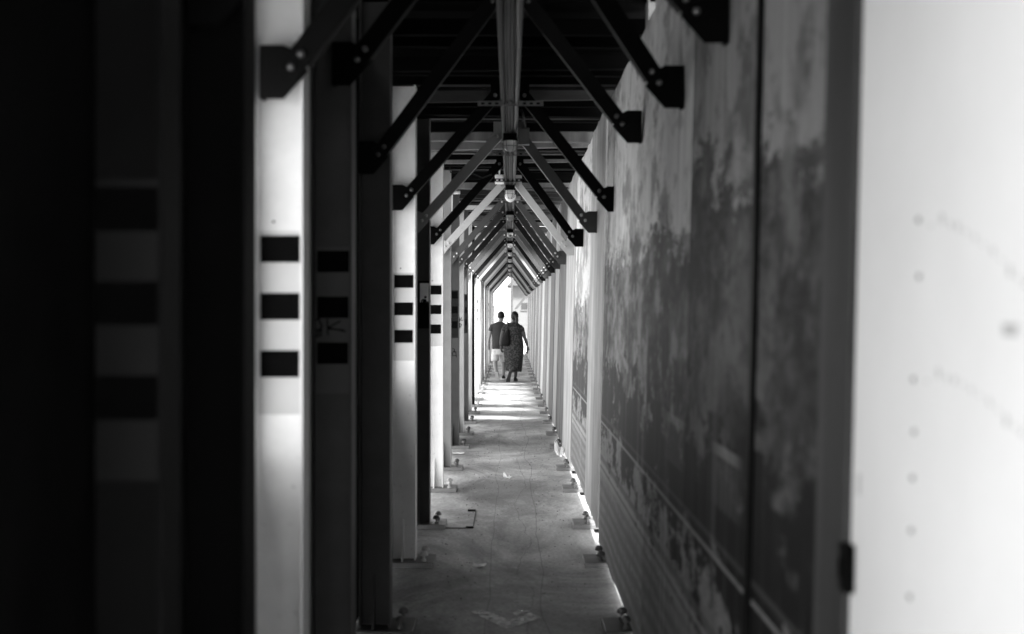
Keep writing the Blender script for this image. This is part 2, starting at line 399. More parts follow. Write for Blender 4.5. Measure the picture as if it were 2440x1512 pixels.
def add_stripes(root, dark, dz=0):
    y = .066
    lb = MB(); lb.box(-.069, .069, y, .0675, K*(1-.196), K*1.152+dz); L = lb.build('warning_label', 'label_dark' if dark else 'label_white', root)
    for k in range(3):
        z1 = K*(1.1435-k*.109); z0 = z1-K*.051
        q = MB(); q.box(-.063, .062-(.002*k), y-.0015, y-.0002, z0, z1)
        q.build('stripe', 'stripe', L)
    return L

def add_mark(root, z):
    q = MB(); q.lathe([(.0001, -.0012), (.0045, -.0012), (.0045, 0)], (-.022, .067, z), 8, axis='y'); q.build('bolt_hole', 'jet_black_paint', root)
protoL = {3.42: make_column(3.42), 3.12: make_column(3.12)}
protoR = {3.42: make_column(3.42, True), 3.12: make_column(3.12, True)}
striped = {}
for key in (3.42, 3.12):
    for dk in (0, 1):
        c = copy_tree(protoL[key]); add_stripes(c, dk); striped[(key, dk)] = c
XL = -.371*K-.08
used = set(); cols = []
NEARNAME = {0: 'blurred dark steel column with three black stripes, nearest of all at the left edge',
 1: 'black steel column without stripes just left of the broad white striped column',
 2: 'broad bright white steel column with three black stripes, the largest striped one',
 3: 'dark steel column with black stripes and scribbled tag, right of the broad white column',
 4: 'dark unstriped steel column between the scribbled column and the slimmer white striped column',
 5: 'slimmer white steel column with three black stripes, left of the running man sign',
 6: 'dark steel column that carries the running man exit sign',
 7: 'narrow white steel column with black stripes just right of the running man sign',
 8: 'plain mid grey steel column right after the third white striped column',
 9: 'dark grey striped steel column with a looped scribble below its stripes',
 10: 'pale grey unstriped steel column with a black scrawl of letters at eye height'}
for i, fr in enumerate(F):
    d = fr[0]; y = d*DM
    key = topz(d)
    if fr[6]: src = striped[(key, 0 if fr[8] in ('white', 'pale grey') else 1)]
    else: src = protoL[key]
    if id(src) in used: root = copy_tree(src)
    else: root = src; used.add(id(src))
    root.location = (XL+{0: -.034, 1: -.024, 2: -.026}.get(i, 0), y, 0)
    for ch in kids(root):
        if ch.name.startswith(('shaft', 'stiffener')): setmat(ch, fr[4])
        if ch.name.startswith('warning_label') and i == 3: setmat(ch, 'label_charcoal')
        if ch.name.startswith('base_plate') and i < 5: setmat(ch, 'dark_steel')
        if ch.name.startswith('anchor_bolt') and i in (5, 7, 13, 14, 15): setmat(ch, 'bolt_bright')
    if i in (2, 5): add_mark(root, 1.93)
    lab = NEARNAME.get(i, '%s steel column%s, %s from the front in the left row' % (fr[8], ' with black stripes' if fr[6] else ' without stripes', ORD[i]))
    tag(root, lab, 'column', 'steel columns in the left row'); cols.append(root)
for o in list(striped.values())+list(protoL.values()):
    if id(o) not in used:
        for c in kids(o):
            for g_ in kids(c): bpy.data.objects.remove(g_)
            bpy.data.objects.remove(c)
        bpy.data.objects.remove(o)
XR = .787; usedR = set()
for i, fr in enumerate(F):
    if i < 2: continue
    d = fr[0]; src = protoR[topz(d)]
    if id(src) in usedR: root = copy_tree(src)
    else: root = src; usedR.add(id(src))
    root.location = (XR, d*DM, 0)
    for ch in kids(root):
        if ch.name.startswith(('shaft', 'stiffener')): setmat(ch, 'grey_paint')
        if ch.name.startswith('base_plate') and i < 5: setmat(ch, 'dark_steel')
    tag(root, 'steel column behind the right hoarding, only foot plate and bolts showing, %s from the front' % ORD[i-2], 'column', 'steel columns behind the right hoarding')

# ------------------------------------------------------------- braces
def brace(side, d, Hb, Ht, xoff, paint, label, i):
    y = d*DM-.012
    root = thing('diagonal_brace', label, 'brace', (0, y, 0), 'diagonal braces of the %s side' % ('left' if side < 0 else 'right'))
    sx = side
    if side < 0: xo = .467*K-xoff
    else: xo = (.43 if d == 1.65 else .408)*K
    z0 = K*(1+Hb)
    # gusset plate outline measured inward from xo
    pts = [(0, 0), (.075, 0), (.15, .085), (.105, .15), (.075, .165), (0, .165)]
    P = [((xo-a)*sx, z0+b) for a, b in pts]
    q = MB(); q.prism(P, -.004, .004); gp = q.build('gusset_plate', paint, root, bevel=.001)
    lip = MB(); lip.box(min(xo*sx, (xo-.012)*sx), max(xo*sx, (xo-.012)*sx), .004, .06, z0+.002, z0+.163); lip.build('cleat', paint, root)
    a = Vector(((xo-.085)*sx, z0+.075)); b = Vector((.075*sx, K*(1+Ht)))
    t = (b-a).normalized(); nrm = Vector((-t.y, t.x))
    if nrm.y > 0: nrm = -nrm           # nrm points down and outward
    hw = .036
    a2 = a+t*.0
    q = MB(); q.prism([tuple(a2+nrm*hw), tuple(b+nrm*hw), tuple(b-nrm*hw), tuple(a2-nrm*hw)], -.013, -.005)
    # flange of the angle section along the lower edge
    q.prism([tuple(a2+t*.06+nrm*hw), tuple(b+nrm*hw), tuple(b+nrm*(hw-.007)), tuple(a2+t*.06+nrm*(hw-.007))], -.005, .06)
    q.build('angle_bar', paint, root, bevel=.001)
    bm_ = 'bolt_bright' if paint in ('light_paint', 'grey_paint', 'dark_paint') else 'bolt'
    for p in (a+t*.025, a+t*.075-nrm*.0):
        m_ = MB(); m_.lathe([(.001, -.031), (.009, -.029), (.013, -.021), (.013, -.0135)], (p.x, 0, p.y), 8, axis='y'); m_.build('bolt', bm_, gp)
    u = MB(); w_ = .02
    u.prism([(.035*sx, b.y-.03), (.125*sx, b.y-.05), (.125*sx, b.y+.09), (.035*sx, b.y+.09)], -.0045, .0045); tp = u.build('upper_plate', paint, root)
    m_ = MB(); pp = b-t*.03; m_.lathe([(.001, -.031), (.009, -.029), (.013, -.021), (.013, -.0135)], (pp.x, 0, pp.y), 8, axis='y'); m_.build('bolt', bm_, tp)
    return root
tone = {'jet_black_paint': 'black', 'black_paint': 'very dark', 'dark_paint': 'dark grey', 'grey_paint': 'mid grey', 'light_paint': 'pale grey'}
for i, (d, HL, xo, HR, cp, bp_, st, Ht, nm) in enumerate(F):
    for side in (-1, 1):
        if side > 0 and i < 2: continue
        pnt = bp_
        if side > 0 and i == 6: pnt = 'dark_paint'
        if side > 0 and i in (2, 3): pnt = 'jet_black_paint'
        lab = '%s diagonal steel brace rising from the %s side, %s from the front' % (tone[pnt], 'left' if side < 0 else 'right', ORD[i if side < 0 else i-2])
        brace(side, d, HL if side < 0 else HR, Ht, xo*K if side < 0 else 0, pnt, lab, i)

# ------------------------------------------------------------- roof
for i, fr in enumerate(F):
    d = fr[0]; y = d*DM; z = topz(d)
    q = MB(); q.box(-.95, .95, y+.01, y+.11, z+.001, z+.012); q.box(-.95, .95, y+.055, y+.063, z+.012, z+.10); q.box(-.95, .95, y+.01, y+.11, z+.10, z+.112)
    o = q.build('roof_beam', 'dark_paint' if i > 8 else ('black_paint' if i > 5 else 'jet_black_paint'))  # nearer beams get blacker colour: shade of the near roof painted in
    tag(o, 'steel cross beam under the roof boards, %s from the front' % ORD[i], 'beam', 'cross beams under the roof')
ys = [-4.0]+[f_[0]*DM for f_ in F]
gapbays = {11: [2], 12: [2], 13: [1, 2], 14: [0, 1, 2], 15: [0, 1, 2], 16: [0, 2], 17: [1]}
for i in range(len(ys)-1):
    y0, y1 = ys[i]+.06, ys[i+1]+.06; z = topz(ys[i+1]/DM)+.114
    root = thing('roof_deck', 'bay of roof boards over the walkway, %s from the front' % ORD[i], 'roof boards', (0, y0, z), 'bays of roof boards')
    n_ = 9 if i == 0 else 4
    for k in range(n_):
        if i in gapbays and k in gapbays[i]: continue
        a = (y1-y0)*k/n_; b = (y1-y0)*(k+1)/n_
        g_ = .003; q = MB(); dz = random.uniform(.002, .02) 
        xr = .98 if (i < 6 or random.random() < .6) else .72+random.random()*.12
        v = q.box(-1.0, xr, a+g_, b-g_, dz, dz+.03)
        for vv in v: vv.co.z += (vv.co.x)*random.choice((-1, 1))*0
        o = q.build('roof_board', random.choice(['roof_wood', 'roof_wood', 'roof_dark', 'wood_board']) if i > 5 else 'roof_dark', root)  # near boards take the near-black wood, roof shade put into the colour
        o.rotation_euler = (0, R(random.uniform(-.4, .4)), 0)
        # batten under the board
        if i >= 4:
            q = MB(); yy = random.uniform(a+.05, b-.12); q.box(-.93, .78+random.random()*.15, yy, yy+random.choice((.05, .07, .1)), -.115, -.03)
            bo = q.build('batten', random.choice(['roof_wood', 'wood_board', 'roof_dark', 'roof_wood']) if i > 5 else 'roof_dark', root)  # near battens darkened the same way, shade painted in
            bo.rotation_euler = (0, R(random.uniform(-1.2, 1.2)), R(random.uniform(-3.5, 3.5)))
    # solid weather sheet above, missing where daylight falls in
    if i not in gapbays:
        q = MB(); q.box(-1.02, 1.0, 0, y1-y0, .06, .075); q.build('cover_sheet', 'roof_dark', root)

# ------------------------------------------------------------- right hoarding (leans out a little)
def wx(z): return .375*K+.0235*z
def wall_panel(d0, d1, mat, label, z0=.035, z1=3.1, proud=0, name='hoarding_panel', thick=.02, group='panels of the right hoarding'):
    y0, y1 = d0*DM, d1*DM+.004
    q = MB(); N = 14
    rng_ = random.Random(int(d0*1000))
    top = [(y0+(y1-y0)*k/N, z1+rng_.uniform(-.012, .012)) for k in range(N+1)]
    bot = [(y0+(y1-y0)*k/N, z0+rng_.uniform(-.008, .014)) for k in range(N+1)]
    for k in range(N):
        ids = []
        for (dy, dx) in ((0, 0), (0, thick)):
            pass
        a0, a1 = bot[k], bot[k+1]; b0, b1 = top[k], top[k+1]
        def V(p, dx): return q.b.verts.new((wx(p[1])-proud+dx, p[0], p[1]))
        f0 = [V(a0, 0), V(a1, 0), V(b1, 0), V(b0, 0)]; f1 = [V(a0, thick), V(a1, thick), V(b1, thick), V(b0, thick)]
        q.b.faces.new(f0); q.b.faces.new(f1[::-1])
        q.b.faces.new((f0[0], f0[1], f1[1], f1[0])); q.b.faces.new((f0[3], f0[2], f1[2], f1[3]))
        if k == 0: q.b.faces.new((f0[0], f1[0], f1[3], f0[3]))
        if k == N-1: q.b.faces.new((f0[1], f0[2], f1[2], f1[1]))
    o = q.build(name, mat); tag(o, label, 'hoarding panel', group); return o

M['mural_a'] = mural_mat('mural_a', .32, .03, .24, .24, 2.1, .4, 0.)
M['mural_b'] = mural_mat('mural_b', .30, .028, .23, .23, 2.15, .5, 3.3)
M['mural_c'] = mural_mat('mural_c', .88, .045, .25, .24, 2.0, .35, 5.1)
M['mural_d'] = mural_mat('mural_d', .75, .085, .34, .3, 1.95, .5, 8.2)
M['mural_e'] = mural_mat('mural_e', .85, .09, .3, .25, 1.75, .3, 11.)
M['trim_dark'] = streak_mat('trim_dark', .06, .4, 2)
M['panel_white'] = grey('panel_white', .88, .6, var=.07, scale=1.6, bump=.05)
M['panel_pale'] = streak_mat('panel_pale', .5, .25, 5)
hz = topz(0)+.02
nearz = 3.42+.09; farz = 3.10
wall_panel(-.72, .20, 'panel_pale', 'pale hoarding panel beside the viewer, beyond the right edge', z1=nearz)
P0 = wall_panel(.203, .482, 'panel_white', 'blank white hoarding panel with small dark marks at the right edge of the picture', z1=nearz)
wall_panel(.484, .528, 'trim_dark', 'narrow dark grey upright strip beside the blank white panel', z1=nearz, proud=.012)
wall_panel(.529, .676, 'mural_a', 'nearest landscape printed panel with grey sky above dark trees, left of the dark strip', z0=.03, z1=nearz)
o = MB()
for (z0_, z1_) in ((.03, nearz),): o.prism([(wx(z0_)-.014, z0_), (wx(z1_)-.014, z1_), (wx(z1_)-.0005, z1_), (wx(z0_)-.0005, z0_)], .675*DM, .682*DM)
tag(o.build('seam_strip', 'black_paint'), 'thin black seam strip between the two nearest landscape printed panels', 'seam strip')
wall_panel(.680, .938, 'mural_b', 'landscape printed panel with tall dark trees, second from the dark strip', z0=.03, z1=nearz)
wall_panel(.940, 1.208, 'mural_c', 'landscape printed panel with bright white sky over a dark tree', z0=.03, z1=nearz)
wall_panel(1.21, 1.782, 'mural_d', 'landscape printed panel with streaky trees, left of the bright sky panel', z0=.03, z1=farz)
wall_panel(1.786, 2.08, 'panel_pale', 'pale blank upright panel with worn marks, between two landscape printed panels', z0=.12, z1=farz, proud=.01)
wall_panel(2.083, 2.59, 'mural_e', 'washed out landscape panel with white sky and torn dark patches', z0=.12, z1=farz)
wall_panel(2.593, 2.98, 'panel_pale', 'second pale blank panel, beyond the washed out landscape', z0=.055, z1=farz, proud=.008)
d = 2.983; k = 0
tones = [.2, .4, .17, .5, .25, .62, .2, .45, .3, .6]
while d < 9.5:
    ln = (.42, .3, .36, .33)[k % 4]; v = tones[k % len(tones)]
    mn = 'streaked_%d' % k; M[mn] = streak_mat('streaked_sheet', v, .6, k*1.3)
    wall_panel(d, min(9.56, d+ln-.004), mn, '%s streaked weathered hoarding panel, %s beyond the two pale blank panels' % ('pale' if v > .5 else 'grey', ORD[k]), z0=.04+.015*(k % 2), z1=farz, proud=.006*(k % 3))
    d += ln; k += 1
# marks on the white panel: screws, a drooping chain of stains, small block
q = MB()
def mark(x, y, r, rz=None):
    dd = .377/((x-1215)/1000); z = K*(1-(y-742)/1000*dd)
    return (wx(z), dd*DM, z)
ms = [(2135, 525, 9), (2139, 660, 7), (2132, 905, 8), (2136, 1030, 7), (2135, 1140, 7), (2135, 1265, 7), (2135, 1423, 7)]
for x, y, r in ms:
    p = mark(x, y, r); s = MB(); s.lathe([(.004, .0), (.0055, -.002), (.003, -.005)], (0, 0, 0), 10)
    o = s.build('screw', 'grey_paint', P0); o.rotation_euler = (0, R(90), 0); o.location = (p[0]-.001, p[1], p[2])
for base in (0, 370):
    for x, y, r in ((2160, 538, 2.2), (2185, 520, 5), (2205, 535, 3.5), (2222, 540, 4), (2240, 552, 2.5), (2260, 566, 3), (2280, 582, 2), (2302, 598, 3.5), (2322, 620, 2), (2341, 645, 5), (2360, 662, 2.5), (2378, 678, 3)):
        p = mark(x, y+base*(1-.0002*(x-2160)), r); s = MB(); s.box(-.0006, .0004, -.001*r, .001*r, -.0016*r, .0013*r)
        o = s.build('stain', 'light_paint', P0); o.location = (p[0]-.0008, p[1], p[2])
for x, y, a, b_ in ((2345, 787, .028, .008), (2012, 1155, .006, .02)):
    p = mark(x, y, 1); s = MB(); s.box(-.0006, .0004, -a, a, -b_, b_); o = s.build('stain', 'light_paint', P0); o.location = (p[0]-.0008, p[1], p[2])
p = mark(1999, 1352, 1); s = MB(); s.box(-.02, 0, -.03, .02, -.045, .045); s.box(-.026, -.02, -.01, .0, -.02, .02)
o = s.build('hasp', 'jet_black_paint', bevel=.003); o.location = (p[0]-.001, p[1], p[2]); tag(o, 'small black metal hasp low on the seam of the white panel', 'hasp')

# ------------------------------------------------------------- boards added on the outer left to block daylight from some bays
closed = [(.38, .64), (.79, 1.0), (1.002, 1.345), (1.66, 1.965), (3.07, 3.3), (3.75, 3.98), (4.41, 4.6)]
for j, (a, b_) in enumerate(closed):
    q = MB(); q.box(-.81, -.79, a*DM, b_*DM, .05, 3.08); o = q.build('shade_board', 'roof_dark')
    tag(o, 'dark board added on the outer left side to block daylight, %s from the front' % ORD[j], 'shade board', 'added light-blocking boards on the outer left side')

for j, (a, b_, zl, zh) in enumerate(((-.9, 1.47, 2.4, 3.43), (1.475, 2.30, 2.4, 3.13), (2.305, 4.2, 2.95, 3.13), (4.205, 6.6, 2.85, 3.13), (6.605, 9.55, 2.7, 3.13))):  # added upper boards that cut high daylight and keep the roof dark
    q = MB(); q.box(-1.02, -1.0, a*DM, b_*DM, zl, zh)
    tag(q.build('upper_shade_board', 'roof_dark'), 'long dark board added along the left roof edge to shade the roof, %s from the front' % ORD[j], 'fascia board', 'added boards shading the roof')
for j, (a, b_) in enumerate(((.645, .785), (1.35, 1.655))):  # added low boards that dim the floor and the column feet
    q = MB(); q.box(-.81, -.79, a*DM, b_*DM, .03, 1.2); tag(q.build('low_shade_board', 'roof_dark'), 'low dark board added between the left columns to dim the floor, %s from the front' % ORD[j], 'kick board', 'low added shading boards on the left side')
# ------------------------------------------------------------- cable tray with straps and lamps
t = thing('cable_tray', 'long steel cable tray hanging down the middle of the roof', 'cable tray', (0, 0, 2.97))
q = MB(); x1 = .058; ya, yb = .5*DM, END
q.box(-x1, x1, ya, yb, .0, .003); q.box(-x1, -x1+.003, ya, yb, .003, .05); q.box(x1-.003, x1, ya, yb, .003, .05)
q.box(-x1, -x1+.018, ya, yb, -.006, -.0005); q.box(x1-.018, x1, ya, yb, -.006, -.0005); q.box(-.012, .012, ya, yb, -.005, -.0005)
q.build('channel', 'tray_metal', t)
for x, cr_ in ((-.04, .011), (-.016, .006), (-.003, .005), (.018, .009), (.042, .012)):
    s = MB(); pts = [(x+random.uniform(-.004, .004), ya+(yb-ya)*k/60, -.012+random.uniform(-.004, .001)) for k in range(61)]; s.tube(pts, cr_, 8); s.build('cable', random.choice(['rubber', 'conduit_grey', 'tray_metal']), t, smooth=True)
def strap(L=.41, n=9):
    b = bmesh.new(); N = n*2+1; xs = []
    x = -L/2; e = L/N
    xs = [x+e*k for k in range(N+1)]; zs = [-.016, -.006, .006, .016]
    V = {(i, j): b.verts.new((xx, 0, zz)) for i, xx in enumerate(xs) for j, zz in enumerate(zs)}
    for i in range(N):
        for j in range(3):
            if j == 1 and i % 2 == 1: continue
            b.faces.new((V[i, j], V[i+1, j], V[i+1, j+1], V[i, j+1]))
    r = bmesh.ops.solidify(b, geom=b.faces[:], thickness=.003)
    me = bpy.data.meshes.new('hanger_strap'); b.to_mesh(me); b.free(); me.materials.append(M['galv']); return me
sm_ = strap()
sds = [1.59, 2.10, 2.52, 2.96, 3.39, 3.57, 4.06, 4.45, 4.8, 5.15, 5.5, 5.9, 6.3, 6.7, 7.1, 7.5, 7.9, 8.3, 8.7, 9.1]
for j, dd in enumerate(sds):
    o = bpy.data.objects.new('hanger_strap', sm_); C.objects.link(o); o.parent = t; o.location = (0.004, dd*DM, -.022)
    if j == 2:
        o.material_slots[0].link = 'OBJECT'; o.material_slots[0].material = M['dark_steel']
def lamp():
    root = thing('caged_lamp', 'x', 'lamp')
    q = MB(); q.box(-.05, .05, -.05, .05, -.02, 0); q.lathe([(.052, -.05), (.056, -.045), (.05, -.02)], (0, 0, 0), 18); q.build('lamp_base', 'jet_black_paint', root)
    q = MB(); q.lathe([(.002, -.13), (.022, -.127), (.038, -.115), (.046, -.095), (.047, -.05)], (0, 0, 0), 18); q.build('lamp_glass', 'glass', root, smooth=True)
    q = MB()
    for a in range(6):
        an = math.pi*a/3; c, s = math.cos(an), math.sin(an)
        q.tube([(.053*c, .053*s, -.05), (.053*c, .053*s, -.095), (.043*c, .043*s, -.12), (.02*c, .02*s, -.137), (0, 0, -.14)], .0022, 6)
    q.tube([(.054*math.cos(a*math.pi/9), .054*math.sin(a*math.pi/9), -.09) for a in range(19)], .0022, 6)
    q.build('wire_cage', 'dark_steel', root)
    return root
L0 = lamp(); lds = [1.86, 2.62, 3.3, 4.04, 4.7, 5.4, 6.1, 6.8, 7.5, 8.2, 8.9]
for j, dd in enumerate(lds):
    o = L0 if j == 0 else copy_tree(L0)
    o.location = (.002, dd*DM, 2.945); tag(o, 'caged jar lamp under the cable tray, %s from the front' % ORD[j], 'lamp', 'caged lamps along the roof')
# round white globe behind the second lamp
q = MB(); q.lathe([(.02, .0), (.045, -.01), (.06, -.04), (.058, -.07), (.04, -.1), (.012, -.115), (.002, -.117)], (0, 0, 0), 20)
o = q.build('globe_lamp', 'plastic_white', smooth=True, loc=(.005, 2.72*DM, 2.93)); tag(o, 'round white globe lamp just behind the second caged lamp', 'lamp')
def jbox(name, x, dd, z, sx_, sz, m, label):
    q = MB(); q.box(-sx_, sx_, -.04, .04, -sz, sz); q.box(-sx_*.85, sx_*.85, -.046, -.04, -sz*.85, sz*.85)
    o = q.build(name, m, bevel=.004, loc=(x, dd*DM, z)); tag(o, label, 'junction box'); 
    s = MB(); s.tube([(0, 0, sz), (0, .01, sz+.08), (.02 if x < 0 else -.02, .02, sz+.14)], .008, 8); s.build('conduit', m, o, smooth=True)
jbox('junction_box', -.105, 2.55, K*1.80+.0, .045, .045, 'plastic_white', 'white junction box left of the cable tray near the first braces')
jbox('junction_box', .10, 1.84, K*1.765, .04, .06, 'dark_steel', 'dark junction box right of the cable tray beside the first caged lamp')
jbox('junction_box', .09, 2.88, K*1.775, .035, .02, 'galv', 'small flat grey junction box right of the cable tray')
# pipes near the roof
q = MB(); x = -.136*3.05*K; zz = K*(1+.276*3.05)
q.tube([(x+.10, 0, zz+.005), (x+.03, 0, zz+.004), (x+.01, 0, zz-.004), (x, 0, zz-.03), (x-.002, 0, zz-.22)], [.02, .02, .018, .015, .013], 12)
o = q.build('drain_pipe', 'plastic_white', smooth=True, loc=(0, 2.99*DM, 0)); tag(o, 'white plastic pipe with an elbow turning down beside the left braces', 'pipe')
q = MB(); x = .118*3.0*K; zz = K*(1+.278*3.0)
q.tube([(x-.03, 0, zz+.05), (x-.03, 0, zz+.01), (x, 0, zz-.01), (x+.05, 0, zz-.005), (x+.1, 0, zz+.02)], [.024, .026, .028, .026, .02], 12)
o = q.build('drain_pipe', 'plastic_white', smooth=True, loc=(0, 2.92*DM, 0)); tag(o, 'white plastic pipe bend under the roof beside the right hoarding', 'pipe')
# cables drooping between boards on the left
q = MB(); dd = 2.3
q.tube([(-.33*K, 0, K*1.79), (-.325*K, .0, K*1.76), (-.30*K, 0, K*1.757), (-.26*K, 0, K*1.765), (-.22*K, 0, K*1.76), (-.15*K, 0, K*1.73), (-.1*K, 0, K*1.75)], .006, 8)
o = q.build('loose_cable', 'rubber', smooth=True, loc=(0, dd*DM, 0)); tag(o, 'black loose cable drooping under the roof left of the tray', 'cable')

# ------------------------------------------------------------- exit sign on the sixth dark column
sy = 1.94*DM-.004
sg = thing('exit_sign', 'running man emergency exit sign on the dark column, black lower half', 'sign', (XL, sy, 0))
def px(x, y): return ((x-1215)*1.94/1000*K-XL, K*(1+(742-y)*1.94/1000))
# frame corners from the photo (display px): 995..1024 x 670..780
a = px(996.5, 670); b_ = px(1022.5, 783)
q = MB(); q.box(a[0], b_[0], -.004, 0, b_[1], a[1]); q.build('sign_board', 'jet_black_paint', sg)
a2 = px(1001, 675.5); b2 = px(1021.7, 721)
q = MB(); q.box(a2[0], b2[0], -.0055, -.0042, b2[1], a2[1]); pan = q.build('picture_field', 'white_paint', sg)
def sp(cx, cy):   # zoom crop px -> local
    X = 1500+cx*.3306; Yy = 1000+cy*.3306
    return px(X*2440/4096, Yy*2440/4096)
def stroke(q, pts, wdt):
    for (p0, p1) in zip(pts, pts[1:]):
        a = Vector(sp(*p0)); b = Vector(sp(*p1)); t_ = (b-a).normalized(); n_ = Vector((-t_.y, t_.x))*wdt/2
        q.prism([tuple(a+n_), tuple(b+n_), tuple(b-n_), tuple(a-n_)], -.0075, -.006)
q = MB(); hc = sp(611, 574); q.lathe([(.0001, -.0075), (.010, -.0074), (.010, -.006)], (hc[0], 0, hc[1]), 14, axis='y')
stroke(q, [(606, 598), (590, 655)], .022); stroke(q, [(600, 604), (575, 604), (562, 635)], .010); stroke(q, [(606, 606), (622, 630), (642, 638)], .010)
stroke(q, [(590, 650), (606, 690), (620, 742)], .013); stroke(q, [(590, 650), (578, 704), (545, 708)], .012)
stroke(q, [(612, 742), (628, 746)], .004)
q.build('running_man', 'jet_black_paint', sg)

# graffiti as thin painted strokes
def scribble(col, strokes, mat, wdt, label=None, name='graffiti', yl=.064):
    q = MB()
    for pts in strokes:
        for p0, p1 in zip(pts, pts[1:]):
            a = Vector(p0); b = Vector(p1)
            if (b-a).length < 1e-5: continue
            t_ = (b-a).normalized(); n_ = Vector((-t_.y, t_.x))*wdt/2; e = t_*wdt*.3
            q.prism([tuple(a-e+n_), tuple(b+e+n_), tuple(b+e-n_), tuple(a-e-n_)], yl-.0008, yl)
    q.build(name, mat, col)
def conv(col_i, pts):  # display px -> local
    d_ = F[col_i][0]; cx = cols[col_i].location.x
    return [((x-1215)*d_*K/1000-cx, K*(1+(742-y)*d_/1000)) for x, y in pts]
def z8(pts):   # crop (1150,900) scale .5288
    return [((1150+x*.5288)*.5957, (900+y*.5288)*.5957) for x, y in pts]
for st_ in ([(230, 700), (180, 735), (175, 800), (240, 795), (235, 840), (185, 850)], [(285, 715), (290, 835)], [(385, 730), (290, 780), (425, 810)], [(300, 790), (410, 798)], [(215, 705), (245, 770), (205, 830)]):
    scribble(cols[3], [conv(3, z8(st_))], 'stripe', .006)
for st_ in ([(155, 0), (150, 20)],): pass
def z7(pts): return [((1500+x*.3306)*.5957, (1000+y*.3306)*.5957) for x, y in pts]
scribble(cols[9], [conv(9, z7([(930, 1200), (950, 1197), (962, 1215), (950, 1240), (975, 1238), (978, 1280), (940, 1285), (930, 1255), (955, 1225), (975, 1245), (983, 1302)]))], 'stripe', .006)
scribble(cols[10], [conv(10, z7([(1018, 815), (1022, 872)])), conv(10, z7([(1048, 822), (1022, 850), (1063, 856)])), conv(10, z7([(1020, 948), (1045, 908), (1020, 888), (1024, 950)]))], 'stripe', .006)

# ------------------------------------------------------------- floor items
def arrow_mat():
    m, n, l, b = newmat('worn_arrow_paint'); tc = n.new('ShaderNodeTexCoord')
    q = n.new('ShaderNodeTexNoise'); q.inputs['Scale'].default_value = 22; q.inputs['Detail'].default_value = 8; l.new(tc.outputs['Object'], q.inputs['Vector'])
    r = n.new('ShaderNodeMapRange'); r.inputs[1].default_value = .42; r.inputs[2].default_value = .62; r.inputs[3].default_value = .3; r.inputs[4].default_value = .85
    l.new(q.outputs[0], r.inputs[0]); l.new(r.outputs[0], b.inputs['Alpha']); b.inputs['Base Color'].default_value = (.75, .75, .75, 1); b.inputs['Roughness'].default_value = .6
    return m
M['arrow'] = arrow_mat()
def fl(x, y):
    dd = 1000/(y-742); return ((x-1215)/1000*dd*K, dd*DM)
q = MB()
for poly in ([(1122, 1460), (1150, 1455), (1215, 1480), (1205, 1500)], [(1205, 1500), (1209, 1482), (1262, 1462), (1292, 1474)], [(1240, 1452), (1262, 1458), (1232, 1468), (1222, 1464)]):
    q.prism([fl(*p) for p in poly], .004, .0048, 'z')
o = q.build('floor_arrow', 'arrow'); structure(o)
def litter(name, cx, cy, w_, h_, m, label, seed, flat=1.):
    rr = random.Random(seed); X, Yy = fl(cx, cy); b = MB(); N = 7
    V = {}
    for i in range(N):
        for j in range(N):
            u = i/(N-1)-.5; v = j/(N-1)-.5
            V[i, j] = b.b.verts.new((u*w_+rr.uniform(-.15, .15)*w_/N, v*w_*.9+rr.uniform(-.2, .2)*w_/N, .004+abs(rr.gauss(0, .5))*h_*flat+abs(u)**1.5*h_*1.8))
    for i in range(N-1):
        for j in range(N-1): b.b.faces.new((V[i, j], V[i+1, j], V[i+1, j+1], V[i, j+1]))
    bmesh.ops.solidify(b.b, geom=b.b.faces[:], thickness=.001)
    o = b.build(name, m, loc=(X, Yy, 0)); tag(o, label, 'litter'); return o
litter('paper_or_sun_patch', 1143, 1352, .085, .018, 'paper', 'crumpled pale paper scrap on the floor, nearest to the viewer', 1)
litter('paper_or_sun_patch', 1210, 1142, .09, .03, 'paper', 'small folded pale paper scrap in the middle of the floor', 2)
litter('paper_or_sun_patch', 1092, 1082, .14, .008, 'plastic_white', 'flat white sheet standing in for a sunlit patch beside a left column foot', 3)  # stands in for a patch of sunlight on the floor
litter('plastic_bag', 1338, 1092, .16, .09, 'plastic_white', 'crumpled white plastic bag by the foot of the right hoarding', 5, 1.3)
litter('leaf', 930, 0+1240, .03, .006, 'dark_paint', 'x', 6) if False else None
# flat metal bracket lying by the dark column
p = fl(1062, 1258); q = MB()
X0, Y0 = fl(1000, 1260); X1, _ = fl(1128, 1260); X2, Y2 = fl(1100, 1232)
q.box(X0, X1, Y0, Y0+.012, .001, .006); q.box(X1-.035*K, X1, Y0+.013, Y0+.05, .001, .012); q.box(X1-.07, X1-.005, Y2+.30, Y2+.36, .001, .012)
q.box(X1-.006, X1-.001, Y0+.05, Y2+.30, .001, .005)
o = q.build('metal_bracket', 'black_paint'); tag(o, 'flat open metal frame lying on the floor beside the sign column foot', 'bracket')
# small pebbles / grit
q = MB(); rr = random.Random(3)
for k in range(420):
    yy = rr.uniform(6, 20); xx = rr.choice((-1, 1))*rr.uniform(.2, .48) if rr.random() < .7 else rr.uniform(-.45, .45); r_ = rr.uniform(.002, .006)
    q.lathe([(r_*.6, 0), (r_, r_*.5), (r_*.4, r_)], (xx, yy, 0), 5)
o = q.build('grit', 'dark_paint'); o['kind'] = 'stuff'; o['label'] = 'dark grit scattered on the walkway floor'; o['category'] = 'grit'

